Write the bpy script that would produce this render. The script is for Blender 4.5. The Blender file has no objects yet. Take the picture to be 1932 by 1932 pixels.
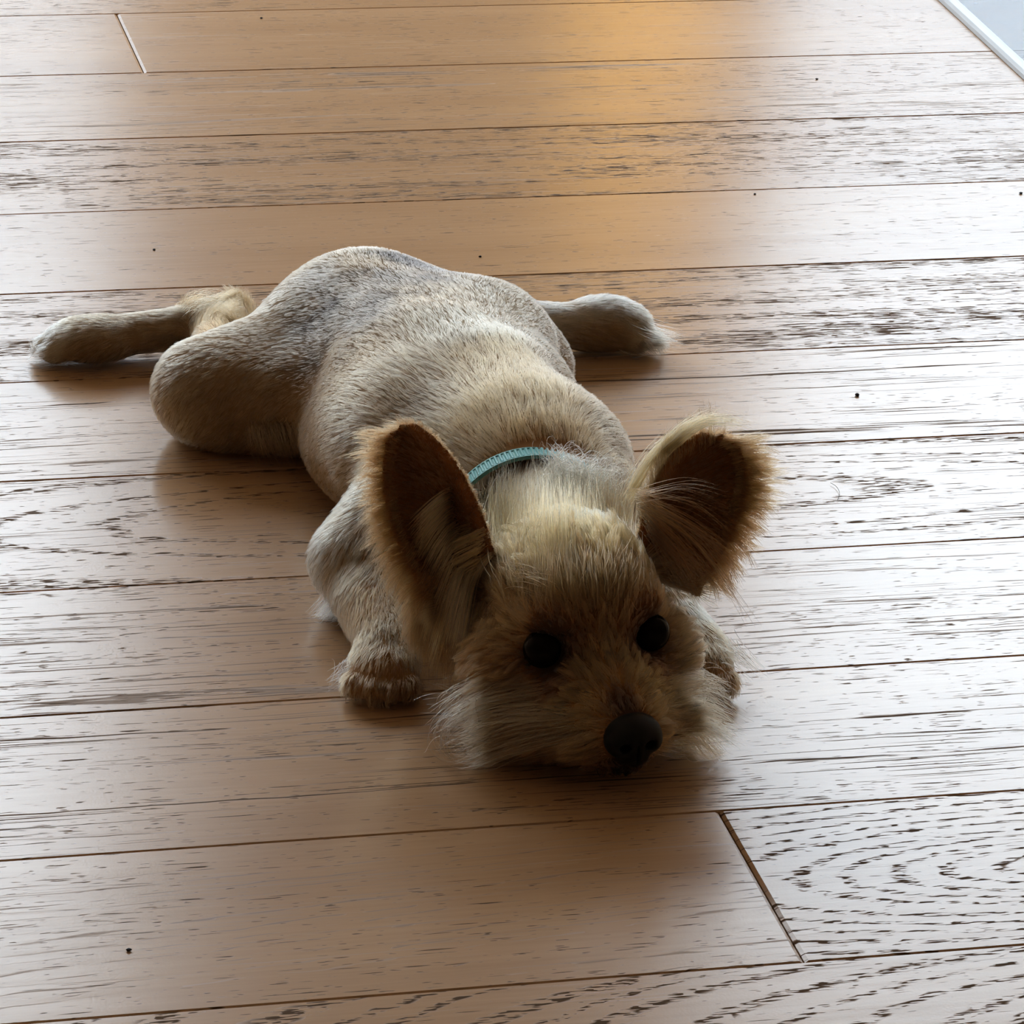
import bpy, math, random
import numpy as np
from mathutils import Vector, Matrix

rng = np.random.default_rng(7)
random.seed(7)
SC = bpy.context.scene
COL = SC.collection

# ------------------------------------------------------------------ camera
# World axes follow the floorboards: +X along the boards, +Y across them towards the windows.
PLANK_W = 0.125
PSI = math.radians(14.37)          # the camera looks 14 degrees to the right of +Y
PITCH = math.radians(24.26)
ROLL = math.radians(3.07)
FPX = 7580.0                       # focal length in pixels of the 1932 px frame
CAM_H = 6.46225 * PLANK_W
cF = np.array([0, math.cos(PITCH), -math.sin(PITCH)])
cR0 = np.array([1.0, 0, 0]); cU0 = np.cross(cR0, cF)
cR = math.cos(ROLL) * cR0 + math.sin(ROLL) * cU0
cU = -math.sin(ROLL) * cR0 + math.cos(ROLL) * cU0
CP, SP = math.cos(PSI), math.sin(PSI)
ROT = np.array([[CP, SP, 0], [-SP, CP, 0], [0, 0, 1.0]])     # viewer-aligned frame -> world


def W(p):
    return np.asarray(p, float) @ ROT.T


def at_y(px, py, y):
    d = cF * FPX + cR * (px - 966) - cU * (py - 966)
    return np.array([0, 0, CAM_H]) + d * (y / d[1])


def at_z(px, py, z=0.0):
    d = cF * FPX + cR * (px - 966) - cU * (py - 966)
    return np.array([0, 0, CAM_H]) + d * ((z - CAM_H) / d[2])


cam_data = bpy.data.cameras.new('camera')
cam = bpy.data.objects.new('camera', cam_data)
COL.objects.link(cam)
wR, wU, wF = W(cR), W(cU), W(cF)
cam.matrix_world = Matrix(((wR[0], wU[0], -wF[0], 0), (wR[1], wU[1], -wF[1], 0), (wR[2], wU[2], -wF[2], CAM_H), (0, 0, 0, 1)))
cam_data.sensor_fit = 'HORIZONTAL'
cam_data.sensor_width = 36.0
cam_data.lens = 36.0 * FPX / 1932.0
cam_data.clip_start = 0.05
SC.camera = cam

# ------------------------------------------------------------------ sky, exposure
world = bpy.data.worlds.new('sky')
SC.world = world
world.use_nodes = True
bg = world.node_tree.nodes['Background']
bg.inputs['Color'].default_value = (0.785, 0.90, 1.0, 1)
bg.inputs['Strength'].default_value = 6.7
SC.view_settings.view_transform = 'Standard'
SC.view_settings.look = 'None'
SC.view_settings.exposure = 0.54
SC.view_settings.gamma = 1.0
SC.view_settings.use_curve_mapping = False
SC.cycles.use_denoising = True
SC.cycles.max_bounces = 5
SC.cycles.adaptive_threshold = 0.12
SC.cycles.transparent_max_bounces = 12
SC.cycles.diffuse_bounces = 2
SC.cycles.glossy_bounces = 3
SC.cycles.transmission_bounces = 5

# window openings in the far wall (x0, x1, z0, z1), world metres
WALL_Y = 4.6
OPEN = [(-1.45, 0.68, 0.06, 2.30), (1.20, 1.45, 0.15, 1.15), (1.47, 3.15, 0.06, 2.30)]
for k, (x0, x1, z0, z1) in enumerate(OPEN):
    ld = bpy.data.lights.new('sky_portal', 'AREA')
    ld.shape = 'RECTANGLE'; ld.size = x1 - x0; ld.size_y = z1 - z0
    ld.cycles.is_portal = True
    lo = bpy.data.objects.new('sky_portal', ld)
    lo.location = ((x0 + x1) / 2, WALL_Y + 0.14, (z0 + z1) / 2)
    lo.rotation_euler = (math.radians(-90), 0, 0)      # shines towards -Y
    COL.objects.link(lo)


# ------------------------------------------------------------------ helpers
def mat(name):
    m = bpy.data.materials.new(name); m.use_nodes = True
    nt = m.node_tree
    return m, nt, nt.nodes['Principled BSDF']


def plain(name, col, rough=0.6, spec=0.5):
    m, nt, b = mat(name)
    n = nt.nodes.new('ShaderNodeTexNoise'); n.inputs['Scale'].default_value = 30
    mx = nt.nodes.new('ShaderNodeMixRGB'); mx.blend_type = 'MULTIPLY'; mx.inputs[0].default_value = 0.12
    mx.inputs[1].default_value = (*col, 1)
    nt.links.new(n.outputs['Fac'], mx.inputs[2]); nt.links.new(mx.outputs[0], b.inputs['Base Color'])
    b.inputs['Roughness'].default_value = rough
    b.inputs['Specular IOR Level'].default_value = spec
    return m


def mesh_obj(name, verts, faces, material, parent=None, smooth=False):
    me = bpy.data.meshes.new(name)
    me.from_pydata([tuple(v) for v in verts], [], [tuple(f) for f in faces])
    me.update()
    if smooth:
        me.polygons.foreach_set('use_smooth', [True] * len(me.polygons))
    if material: me.materials.append(material)
    o = bpy.data.objects.new(name, me); COL.objects.link(o)
    if parent: o.parent = parent
    return o


def box_geo(x0, x1, y0, y1, z0, z1):
    v = [(x, y, z) for z in (z0, z1) for y in (y0, y1) for x in (x0, x1)]
    f = [(0, 2, 3, 1), (4, 5, 7, 6), (0, 1, 5, 4), (2, 6, 7, 3), (0, 4, 6, 2), (1, 3, 7, 5)]
    return v, f


def boxes(name, bl, material, parent=None):
    V, Fc = [], []
    for b in bl:
        v, f = box_geo(*b); n = len(V); V += v; Fc += [tuple(i + n for i in q) for q in f]
    return mesh_obj(name, V, Fc, material, parent)


def tag(o, label=None, cat=None, group=None, kind=None):
    if label: o['label'] = label
    if cat: o['category'] = cat
    if group: o['group'] = group
    if kind: o['kind'] = kind
    return o


# ------------------------------------------------------------------ the room
X0, X1, Y0, Y1, HC = -1.9, 3.5, -1.6, WALL_Y, 2.6
m_wall = plain('warm_plaster', (0.50, 0.33, 0.20), 0.8)
m_dim = plain('dark_panelling', (0.46, 0.30, 0.18), 0.8)
m_pillar = plain('honey_panel', (0.52, 0.34, 0.19), 0.55)
m_ceil = plain('ceiling_paint', (0.60, 0.48, 0.36), 0.9)
m_frame = plain('window_frame_paint', (0.8, 0.8, 0.78), 0.4)
m_sub = plain('dark_joint', (0.045, 0.028, 0.018), 0.9, 0.1)

floor = boxes('floor', [(X0, X1, Y0, Y1, -0.05, -0.0125)], m_sub); tag(floor, kind='structure')
tag(boxes('ceiling', [(X0, X1, Y0, Y1, HC, HC + 0.1)], m_ceil), kind='structure')
tag(boxes('wall_left', [(X0 - 0.1, X0, Y0, Y1, -0.05, HC)], m_wall), kind='structure')
tag(boxes('wall_right', [(X1, X1 + 0.1, Y0, Y1, -0.05, HC)], m_wall), kind='structure')
tag(boxes('wall_front', [(X0, X1, Y0 - 0.1, Y0, -0.05, HC)], m_dim), kind='structure')
T = 0.12
(a0, a1, az0, az1), (b0, b1, bz0, bz1), (c0, c1, cz0, cz1) = OPEN
tag(boxes('wall_back', [
    (X0, a0, Y1, Y1 + T, -0.05, HC), (a0, a1, Y1, Y1 + T, -0.05, az0), (a0, a1, Y1, Y1 + T, az1, HC),
    (a1, b0, Y1, Y1 + T, -0.05, HC), (b0, b1, Y1, Y1 + T, -0.05, bz0), (b0, b1, Y1, Y1 + T, bz1, HC),
    (b1, c0, Y1, Y1 + T, -0.05, HC), (c0, c1, Y1, Y1 + T, -0.05, cz0), (c0, c1, Y1, Y1 + T, cz1, HC),
    (c1, X1, Y1, Y1 + T, -0.05, HC)], m_pillar), kind='structure')

tag(boxes('wall_sky_screen', [(-7, 9, Y1 + 4.0, Y1 + 4.2, -0.3, 2.7)], plain('sky_screen_grey', (0.42, 0.46, 0.50), 0.9)), kind='structure')  # unseen wall, added to dim the low sky in the floor reflections
tag(boxes('ground_terrace', [(-7, 9, Y1 + 0.13, Y1 + 4.0, -0.3, -0.12)], plain('terrace_stone', (0.42, 0.41, 0.39), 0.9)), kind='structure')
m_amber, nt, b = mat('amber_blind')
nt.nodes.remove(b)
tl = nt.nodes.new('ShaderNodeBsdfTranslucent'); tl.inputs['Color'].default_value = (0.80, 0.53, 0.19, 1)
nt.links.new(tl.outputs[0], nt.nodes['Material Output'].inputs['Surface'])
for n, (x0, x1, z0, z1) in enumerate(OPEN):
    fw = 0.02 if n == 1 else 0.03
    fr = tag(boxes('window_%d' % (n + 1), [(x0, x0 + fw, Y1 + 0.03, Y1 + 0.09, z0, z1), (x1 - fw, x1, Y1 + 0.03, Y1 + 0.09, z0, z1),
                                         (x0 + fw, x1 - fw, Y1 + 0.03, Y1 + 0.09, z0, z0 + fw), (x0 + fw, x1 - fw, Y1 + 0.03, Y1 + 0.09, z1 - fw, z1)], m_frame), kind='structure')
    if n == 1: boxes('pane', [(x0 + fw, x1 - fw, Y1 + 0.055, Y1 + 0.06, z0 + fw, z1 - fw)], m_amber, fr)


# ------------------------------------------------------------------ floorboards
def wood_material(detail=True):
    m, nt, b = mat('brushed_oak' if detail else 'brushed_oak_far')
    N, L = nt.nodes, nt.links

    def node(t, **kw):
        n = N.new(t)
        for k, v in kw.items(): setattr(n, k, v)
        return n

    def math_(op, a, c=None, clamp=False):
        n = node('ShaderNodeMath', operation=op); n.use_clamp = clamp
        for i, x in enumerate((a, c)):
            if x is None: continue
            if isinstance(x, (int, float)): n.inputs[i].default_value = x
            else: L.new(x, n.inputs[i])
        return n.outputs[0]

    def smooth(x, lo, hi):
        n = node('ShaderNodeMapRange', interpolation_type='SMOOTHSTEP')
        L.new(x, n.inputs['Value'])
        for key, val in (('From Min', lo), ('From Max', hi)):
            if isinstance(val, (int, float)): n.inputs[key].default_value = val
            else: L.new(val, n.inputs[key])
        return n.outputs[0]

    def prop(name):
        a = node('ShaderNodeAttribute', attribute_type='OBJECT', attribute_name=name)
        return a.outputs['Fac']

    def noise(vec, scale=1.0, detail=2.0, rough=0.5):
        n = node('ShaderNodeTexNoise', noise_dimensions='2D'); n.inputs['Scale'].default_value = scale
        n.inputs['Detail'].default_value = detail; n.inputs['Roughness'].default_value = rough
        L.new(vec, n.inputs['Vector']); return n.outputs['Fac']

    def vec(x, y, z):
        n = node('ShaderNodeCombineXYZ')
        if isinstance(z, (int, float)) and not isinstance(x, (int, float)): x = math_('ADD', x, z * 7.13)
        for i, q in enumerate((x, y)):
            if isinstance(q, (int, float)): n.inputs[i].default_value = q
            else: L.new(q, n.inputs[i])
        return n.outputs[0]

    tc = node('ShaderNodeTexCoord'); sep = node('ShaderNodeSeparateXYZ'); L.new(tc.outputs['Object'], sep.inputs[0])
    u, v = sep.outputs['X'], sep.outputs['Y']
    seed = prop('seed'); tone = prop('tone')
    us = math_('ADD', u, math_('MULTIPLY', seed, 3.71))
    # slow wander of the grain
    wan = math_('SUBTRACT', noise(vec(math_('MULTIPLY', us, 2.2), math_('MULTIPLY', v, 9.0), 0.0), 1.0, 2.0), 0.5)
    vw = math_('ADD', v, math_('MULTIPLY', wan, 0.012))
    if detail:
        dens = prop('pore_density'); arch = prop('arch'); ring = prop('ring_strength')
        # growth rings: contours of a hyperbola give the cathedral arches, arch = 0 gives straight grain
        c0 = math_('SUBTRACT', v, prop('heart'))
        uu = math_('SUBTRACT', u, prop('apex'))
        hyp = math_('SQRT', math_('ADD', math_('MULTIPLY', c0, c0), math_('MULTIPLY', math_('MULTIPLY', uu, uu), prop('arch_slope'))))
        jag = math_('SUBTRACT', noise(vec(math_('MULTIPLY', us, 34), math_('MULTIPLY', v, 200), 1.0), 1.0, 1.0), 0.5)
        field = math_('ADD', math_('MULTIPLY', hyp, arch), math_('MULTIPLY', vw, math_('SUBTRACT', 1.0, arch)))
        field = math_('ADD', math_('ADD', field, math_('MULTIPLY', wan, 0.010)), math_('MULTIPLY', jag, 0.0024))
        spacing = noise(vec(math_('MULTIPLY', field, 55), seed, 0.0), 1.0, 1.0)
        ph = math_('FRACT', math_('ADD', math_('MULTIPLY', field, prop('ring_freq')), math_('MULTIPLY', spacing, 2.0)))
        brk = noise(vec(math_('MULTIPLY', us, math_('ADD', 13.0, math_('MULTIPLY', arch, 60.0))), math_('MULTIPLY', v, math_('ADD', 260.0, math_('MULTIPLY', arch, 420.0))), 5.0), 1.0, 1.0)
        area = noise(vec(math_('MULTIPLY', us, 3.0), math_('MULTIPLY', v, 24), 9.0), 1.0, 1.0)
        hw = math_('MULTIPLY', math_('SUBTRACT', brk, 0.30), math_('ADD', 0.20, math_('MULTIPLY', arch, 0.08)))                     # the line swells and dies out
        line = smooth(math_('ABSOLUTE', math_('SUBTRACT', ph, 0.5)), hw, math_('MULTIPLY', hw, 0.35))
        linem = math_('MULTIPLY', math_('MULTIPLY', line, smooth(brk, 0.42, 0.50)), math_('MAXIMUM', smooth(area, 0.36, 0.54), math_('MULTIPLY', smooth(arch, 0.5, 0.9), 0.9)))
        # pores: short dashes stretched along the board
        warp = math_('ADD', vw, math_('MULTIPLY', jag, 0.0009))
        p1 = noise(vec(math_('MULTIPLY', us, 36), math_('MULTIPLY', warp, 760), 2.0), 1.0, 1.0, 0.6)
        p2 = noise(vec(math_('MULTIPLY', us, 105), math_('MULTIPLY', warp, 800), 3.0), 1.0, 1.0, 0.6)
        tick = math_('MULTIPLY', smooth(math_('ABSOLUTE', math_('SUBTRACT', ph, 0.5)), 0.20, 0.10), smooth(p2, 0.50, 0.57))   # arches are drawn by short ticks
        flat = smooth(arch, 0.5, 0.9)
        linem = math_('MULTIPLY', math_('ADD', math_('MULTIPLY', linem, math_('SUBTRACT', 1.0, flat)), math_('MULTIPLY', tick, flat)), ring)
        clus = smooth(noise(vec(math_('MULTIPLY', us, 4.0), math_('MULTIPLY', v, 55), 4.0), 1.0, 2.0, 0.6), 0.33, 0.68)
        thr = math_('SUBTRACT', 0.775, math_('MULTIPLY', math_('ADD', math_('MULTIPLY', clus, 0.19), 0.065), dens))
        pore1 = smooth(p1, thr, math_('ADD', thr, 0.06))
        pore2 = math_('MULTIPLY', smooth(p2, math_('SUBTRACT', thr, 0.01), math_('ADD', thr, 0.06)), 0.85)
        # long cracks
        q = noise(vec(math_('MULTIPLY', us, 8.0), math_('MULTIPLY', warp, 820), 7.0), 1.0, 1.0, 0.55)
        crack = math_('MULTIPLY', smooth(q, 0.68, 0.72), smooth(area, 0.40, 0.55))
        crack = math_('MULTIPLY', crack, prop('crack_strength'))
        dark = math_('MAXIMUM', math_('MAXIMUM', pore1, pore2), math_('MAXIMUM', linem, crack), clamp=True)
    else:
        p2 = noise(vec(math_('MULTIPLY', us, 60), math_('MULTIPLY', vw, 700), 3.0), 1.0, 1.0, 0.6)
        dark = smooth(p2, 0.62, 0.70)
    # colour
    big = noise(vec(math_('MULTIPLY', us, 1.6), math_('MULTIPLY', v, 14), 11.0), 1.0, 2.0, 0.6)
    fine = noise(vec(math_('MULTIPLY', us, 14), math_('MULTIPLY', vw, 420), 13.0), 1.0, 2.0, 0.6)
    ramp = node('ShaderNodeMixRGB'); ramp.inputs[1].default_value = (0.490, 0.272, 0.128, 1); ramp.inputs[2].default_value = (0.745, 0.462, 0.252, 1)
    L.new(math_('ADD', math_('ADD', math_('MULTIPLY', big, 0.9), math_('MULTIPLY', fine, 0.35)), math_('SUBTRACT', tone, 0.65), clamp=True), ramp.inputs[0])
    cm = node('ShaderNodeMixRGB'); cm.inputs[2].default_value = (0.040, 0.022, 0.012, 1)
    L.new(math_('MULTIPLY', dark, 0.84), cm.inputs[0]); L.new(ramp.outputs[0], cm.inputs[1])
    L.new(cm.outputs[0], b.inputs['Base Color'])
    # worn lacquer; the open pores do not shine
    L.new(math_('ADD', 0.225, math_('MULTIPLY', dark, 0.5)), b.inputs['Roughness'])
    L.new(math_('MULTIPLY', math_('SUBTRACT', 1.0, math_('MULTIPLY', dark, 0.95)), 0.58), b.inputs['Specular IOR Level'])
    if detail:
        leather = noise(tc.outputs['Object'], 900.0, 0.0)
        soft = noise(vec(math_('MULTIPLY', us, 12), math_('MULTIPLY', v, 90), 17.0), 1.0, 1.0)
        hgt = math_('ADD', math_('MULTIPLY', leather, 0.000018), math_('MULTIPLY', soft, 0.00013))
        bp = node('ShaderNodeBump'); bp.inputs['Strength'].default_value = 0.55; bp.inputs['Distance'].default_value = 1.0
        L.new(hgt, bp.inputs['Height']); L.new(bp.outputs[0], b.inputs['Normal'])
    return m


m_wood = wood_material()
m_wood_far = wood_material(False)
PL_O = 20.41580 * PLANK_W          # y of the joint between board rows 0 and 1 (seen at the top of the picture)
GAP, BEV = 0.0007, 0.0011
# per visible row: seed, pore density, arch, ring strength, ring frequency, crack strength, tone, heart (offset from mid), apex x
ROWS = {
    -1: (0.3, 0.45, 0.0, 0.2, 60, 0.3, 0.55, 0, 0), 0: (1.1, 0.30, 0.0, 0.1, 60, 0.2, 0.55, 0, 0),
    1: (2.2, 0.42, 0.0, 0.5, 70, 0.9, 0.55, 0, 0), 2: (3.4, 0.85, 0.0, 0.4, 110, 0.4, 0.50, 0, 0),
    3: (4.7, 0.25, 0.0, 0.0, 60, 0.05, 0.62, 0, 0), 4: (5.3, 0.95, 0.0, 0.4, 120, 0.4, 0.45, 0, 0),
    5: (6.8, 0.30, 0.0, 1.0, 60, 1.0, 0.55, 0.01, 1.3), 6: (7.9, 0.35, 0.85, 1.0, 85, 0.6, 0.50, 0.008, 0.50),
    7: (8.4, 0.50, 0.15, 0.6, 70, 0.8, 0.50, 0.0, 0.1), 8: (9.6, 0.40, 0.0, 1.0, 60, 1.0, 0.55, 0.015, 1.6),
    9: (10.2, 0.12, 0.98, 1.0, 170, 0.1, 0.55, 0.0, 0.62), 10: (11.5, 0.15, 0.97, 1.0, 130, 0.2, 0.52, 0.005, 0.66),
    11: (12.9, 0.4, 0.5, 0.8, 80, 0.8, 0.5, 0, 0.3)}
JOINT = {0: 2.919 * PLANK_W, 9: 3.700 * PLANK_W}
PLEN = 1.9


def make_plank(x0, x1, y0, y1, row, i):
    g = GAP / 2
    cx, cy = (x0 + x1) / 2, (y0 + y1) / 2
    hx, hy = (x1 - x0) / 2 - g, (y1 - y0) / 2 - g
    be, bl = BEV * 1.4, BEV * 0.5          # the ends are bevelled a little more than the long edges
    V = [(sx * hx, sy * hy, -0.012) for sx, sy in ((-1, -1), (1, -1), (1, 1), (-1, 1))]
    V += [(sx * hx, sy * hy, -0.0009) for sx, sy in ((-1, -1), (1, -1), (1, 1), (-1, 1))]
    V += [(sx * (hx - be), sy * (hy - bl), 0.0) for sx, sy in ((-1, -1), (1, -1), (1, 1), (-1, 1))]
    Fc = [(3, 2, 1, 0), (8, 9, 10, 11)]
    for a in (0, 4):
        for k in range(4):
            Fc.append((a + k, a + (k + 1) % 4, a + 4 + (k + 1) % 4, a + 4 + k))
    seen = -4 <= row <= 14 and x1 > -0.2 and x0 < 1.5
    o = mesh_obj('plank', V, Fc, m_wood if seen else m_wood_far, floor)
    o.location = (cx, cy, random.uniform(-0.00015, 0.0))
    p = ROWS.get(row, (random.uniform(0, 40), random.uniform(.3, .7), random.choice((0, .5, .9)), random.uniform(.3, 1), random.uniform(95, 150),
                       random.uniform(.2, 1), random.uniform(.45, .6), random.uniform(-.02, .02), random.uniform(-1, 2)))
    o['seed'] = float(p[0] + 1.37 * i); o['pore_density'] = float(p[1]); o['arch'] = float(p[2]); o['ring_strength'] = float(p[3])
    o['ring_freq'] = float(p[4]); o['crack_strength'] = float(p[5]); o['tone'] = float(p[6] + 0.03 * math.sin(7 * i))
    o['heart'] = float(p[7]); o['apex'] = float(p[8] - cx); o['arch_slope'] = {9: 0.05, 10: 0.05, 6: 0.02}.get(row, 0.03)
    if row == 9 and i == 1: o['arch'], o['ring_strength'], o['crack_strength'], o['pore_density'] = 0.25, 0.45, 0.3, 0.3
    return o


row = -18
while True:
    y1 = PL_O - row * PLANK_W + PLANK_W
    y0 = y1 - PLANK_W
    r = row - 1 + 1
    row += 1
    if y0 >= Y1: continue
    if y1 <= Y0: break
    # board row index: row 0 lies between joint 0 and joint 1
    idx = r - 1
    j = JOINT.get(idx)
    if j is None:
        j = 0.45 + (0.95, -0.85, 1.15, -1.05)[idx % 4]
    cuts = [j + PLEN * n for n in range(-4, 5)]
    cuts = sorted([X0, X1] + [c for c in cuts if X0 + 0.05 < c < X1 - 0.05])
    for i in range(len(cuts) - 1):
        make_plank(cuts[i], cuts[i + 1], max(y0, Y0), min(y1, Y1), idx, i)


# ------------------------------------------------------------------ the dog: one continuous body from a blended distance field
VOX = 0.002
G0 = np.array([-0.285, 1.475, -0.006]); G1 = np.array([0.135, 2.065, 0.15])
GN = np.ceil((G1 - G0) / VOX).astype(int) + 1
GX = [G0[i] + VOX * np.arange(GN[i]) for i in range(3)]
D = np.full(GN, 0.06, np.float32)


def region(lo, hi):
    sl = []
    for i in range(3):
        a = int(np.clip(np.floor((lo[i] - G0[i]) / VOX), 0, GN[i] - 1)); c = int(np.clip(np.ceil((hi[i] - G0[i]) / VOX) + 1, a + 1, GN[i]))
        sl.append(slice(a, c))
    sl = tuple(sl)
    P = np.stack(np.meshgrid(GX[0][sl[0]], GX[1][sl[1]], GX[2][sl[2]], indexing='ij'), -1).astype(np.float32)
    return sl, P


def smin(a, c, k):
    h = np.clip(0.5 + 0.5 * (c - a) / k, 0, 1)
    return c * (1 - h) + a * h - k * h * (1 - h)


def add(d, sl, k, cut=False):
    if cut: D[sl] = -smin(-D[sl], d, k)
    else: D[sl] = smin(D[sl], d, k)


def ell(c, r, k=0.02, rotz=0.0, axes=None, cut=False):
    c = np.array(c, float); r = np.array(r, float); m = r.max() + 2.5 * k
    sl, P = region(c - m, c + m)
    q = P - c.astype(np.float32)
    if axes is None:
        cz, sz = math.cos(rotz), math.sin(rotz)
        axes = np.array([[cz, sz, 0], [-sz, cz, 0], [0, 0, 1]])
    q = q @ np.asarray(axes, np.float32).T
    k0 = np.linalg.norm(q / r.astype(np.float32), axis=-1); k1 = np.linalg.norm(q / (r * r).astype(np.float32), axis=-1)
    add((k0 * (k0 - 1.0) / np.maximum(k1, 1e-6)), sl, k, cut)


def cone(a, c, ra, rc, k=0.016, flat=1.0):
    """rounded cone from a to c; flat < 1 squashes it vertically about the axis"""
    a = np.array(a, float); c = np.array(c, float); m = max(ra, rc) + 2.5 * k
    sl, P = region(np.minimum(a, c) - m, np.maximum(a, c) + m)
    ab = (c - a).astype(np.float32)
    q = P - a.astype(np.float32)
    t = np.clip((q @ ab) / max(float(ab @ ab), 1e-9), 0, 1)
    e = q - t[..., None] * ab
    if flat != 1.0: e[..., 2] /= flat
    d = np.linalg.norm(e, axis=-1) - (ra + (rc - ra) * t)
    add(d, sl, k)


# ---- head frame
yaw, rol = math.radians(18), math.radians(4)
fh = np.array([math.sin(yaw), -math.cos(yaw), 0]); rh0 = np.array([math.cos(yaw), math.sin(yaw), 0]); up = np.array([0, 0, 1.0])
rh = rh0 * math.cos(rol) + up * math.sin(rol); uh = up * math.cos(rol) - rh0 * math.sin(rol)
E0 = np.array([0.040, 1.5455, 0.052])
HAX = np.array([rh, fh, uh])


def hp(r, f_, u_):
    return E0 + r * rh + f_ * fh + u_ * uh


# ---- trunk
ell((-0.080, 1.922, 0.036), (0.050, 0.060, 0.038), 0.02, math.radians(-15))
cone((-0.108, 1.915, 0.028), (-0.046, 1.945, 0.030), 0.028, 0.030, 0.02)
cone((-0.082, 1.920, 0.040), (-0.050, 1.830, 0.044), 0.039, 0.046, 0.02)
ell((-0.033, 1.795, 0.046), (0.062, 0.085, 0.045), 0.018, math.radians(-15))
ell((-0.040, 1.825, 0.026), (0.064, 0.080, 0.028), 0.02, math.radians(-15))
ell((0.002, 1.735, 0.048), (0.054, 0.054, 0.044), 0.016, math.radians(-10))
cone((-0.014, 1.790, 0.066), (0.006, 1.712, 0.056), 0.024, 0.024, 0.02)
ell((-0.030, 1.880, 0.042), (0.048, 0.066, 0.040), 0.02, math.radians(-15))
ell((0.012, 1.700, 0.032), (0.050, 0.045, 0.030), 0.016)
cone((0.012, 1.700, 0.044), (0.026, 1.610, 0.044), 0.037, 0.032, 0.014)
# ---- front legs
cone((-0.045, 1.715, 0.042), (-0.072, 1.676, 0.026), 0.026, 0.019, 0.012)
cone((-0.071, 1.672, 0.022), (-0.053, 1.612, 0.013), 0.016, 0.0125, 0.008)
ell((-0.053, 1.600, 0.010), (0.0155, 0.020, 0.011), 0.006)
for i, dx in enumerate((-0.0125, -0.0045, 0.004, 0.0115)):
    ell((-0.053 + dx, 1.5835 - 0.003 * (i in (1, 2)), 0.0072), (0.0052, 0.0085, 0.0066), 0.0025)
cone((0.045, 1.702, 0.040), (0.068, 1.668, 0.023), 0.022, 0.016, 0.012)
cone((0.069, 1.662, 0.018), (0.087, 1.630, 0.012), 0.0145, 0.0115, 0.008)
ell((0.089, 1.619, 0.010), (0.0130, 0.018, 0.011), 0.006)
for i, dx in enumerate((-0.010, -0.0035, 0.0035, 0.010)):
    ell((0.090 + dx, 1.604 - 0.003 * (i in (1, 2)), 0.0072), (0.0046, 0.008, 0.0066), 0.0025)
# ---- hind legs, sprawled out backwards
cone((-0.108, 1.897, 0.030), (-0.157, 1.861, 0.027), 0.033, 0.027, 0.014)
cone((-0.140, 1.856, 0.022), (-0.090, 1.858, 0.028), 0.025, 0.032, 0.014)
cone((-0.160, 1.875, 0.021), (-0.156, 1.972, 0.017), 0.018, 0.0125, 0.008)
cone((-0.158, 1.976, 0.017), (-0.213, 1.963, 0.0125), 0.0125, 0.0105, 0.006)
ell((-0.225, 1.956, 0.0125), (0.024, 0.0145, 0.0125), 0.006, math.radians(10))
for i, (dx, dy) in enumerate(((-0.018, -0.009), (-0.022, -0.003), (-0.022, 0.004), (-0.017, 0.010))):
    ell((-0.225 + dx, 1.955 + dy, 0.008), (0.0085, 0.0048, 0.0065), 0.0025, math.radians(15))
cone((-0.045, 1.928, 0.027), (0.004, 1.918, 0.025), 0.031, 0.024, 0.014)
cone((0.004, 1.930, 0.019), (-0.018, 1.988, 0.020), 0.017, 0.0135, 0.008)
cone((-0.018, 1.990, 0.020), (0.032, 2.006, 0.015), 0.0135, 0.0115, 0.006)
ell((0.043, 2.011, 0.0145), (0.025, 0.0155, 0.0155), 0.006, math.radians(8))
for i, (dx, dy) in enumerate(((0.018, -0.009), (0.023, -0.003), (0.023, 0.004), (0.018, 0.010))):
    ell((0.043 + dx, 2.012 + dy, 0.008), (0.0085, 0.0048, 0.0065), 0.0025)
# ---- head
ell(hp(0, -0.036, 0.004), (0.034, 0.041, 0.034), 0.012, axes=HAX)
ell(hp(0, -0.018, 0.010), (0.028, 0.026, 0.022), 0.010, axes=HAX)
for s in (-1, 1):
    ell(hp(s * 0.029, -0.024, -0.022), (0.022, 0.028, 0.024), 0.010, axes=HAX)
    ell(hp(s * 0.021, -0.005, 0.0135), (0.009, 0.007, 0.006), 0.006, axes=HAX)
    ell(hp(s * 0.016, 0.006, -0.018), (0.012, 0.012, 0.011), 0.008, axes=HAX)
cone(hp(0, 0.000, -0.016), hp(0.0015, 0.032, -0.025), 0.0195, 0.0125, 0.010)
cone(hp(0, -0.008, -0.034), hp(0.001, 0.026, -0.0405), 0.017, 0.0085, 0.008)
cone(hp(-0.010, 0.024, -0.030), hp(-0.040, 0.002, -0.035), 0.0125, 0.0110, 0.012)
cone(hp(0.010, 0.022, -0.030), hp(0.028, 0.012, -0.034), 0.0110, 0.0090, 0.014)
for s in (-1, 1):
    ell(hp(s * 0.0245, 0.002, 0.0), (0.0085, 0.0075, 0.0078), 0.003, axes=HAX, cut=True)
D_noear = D.copy()


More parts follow.
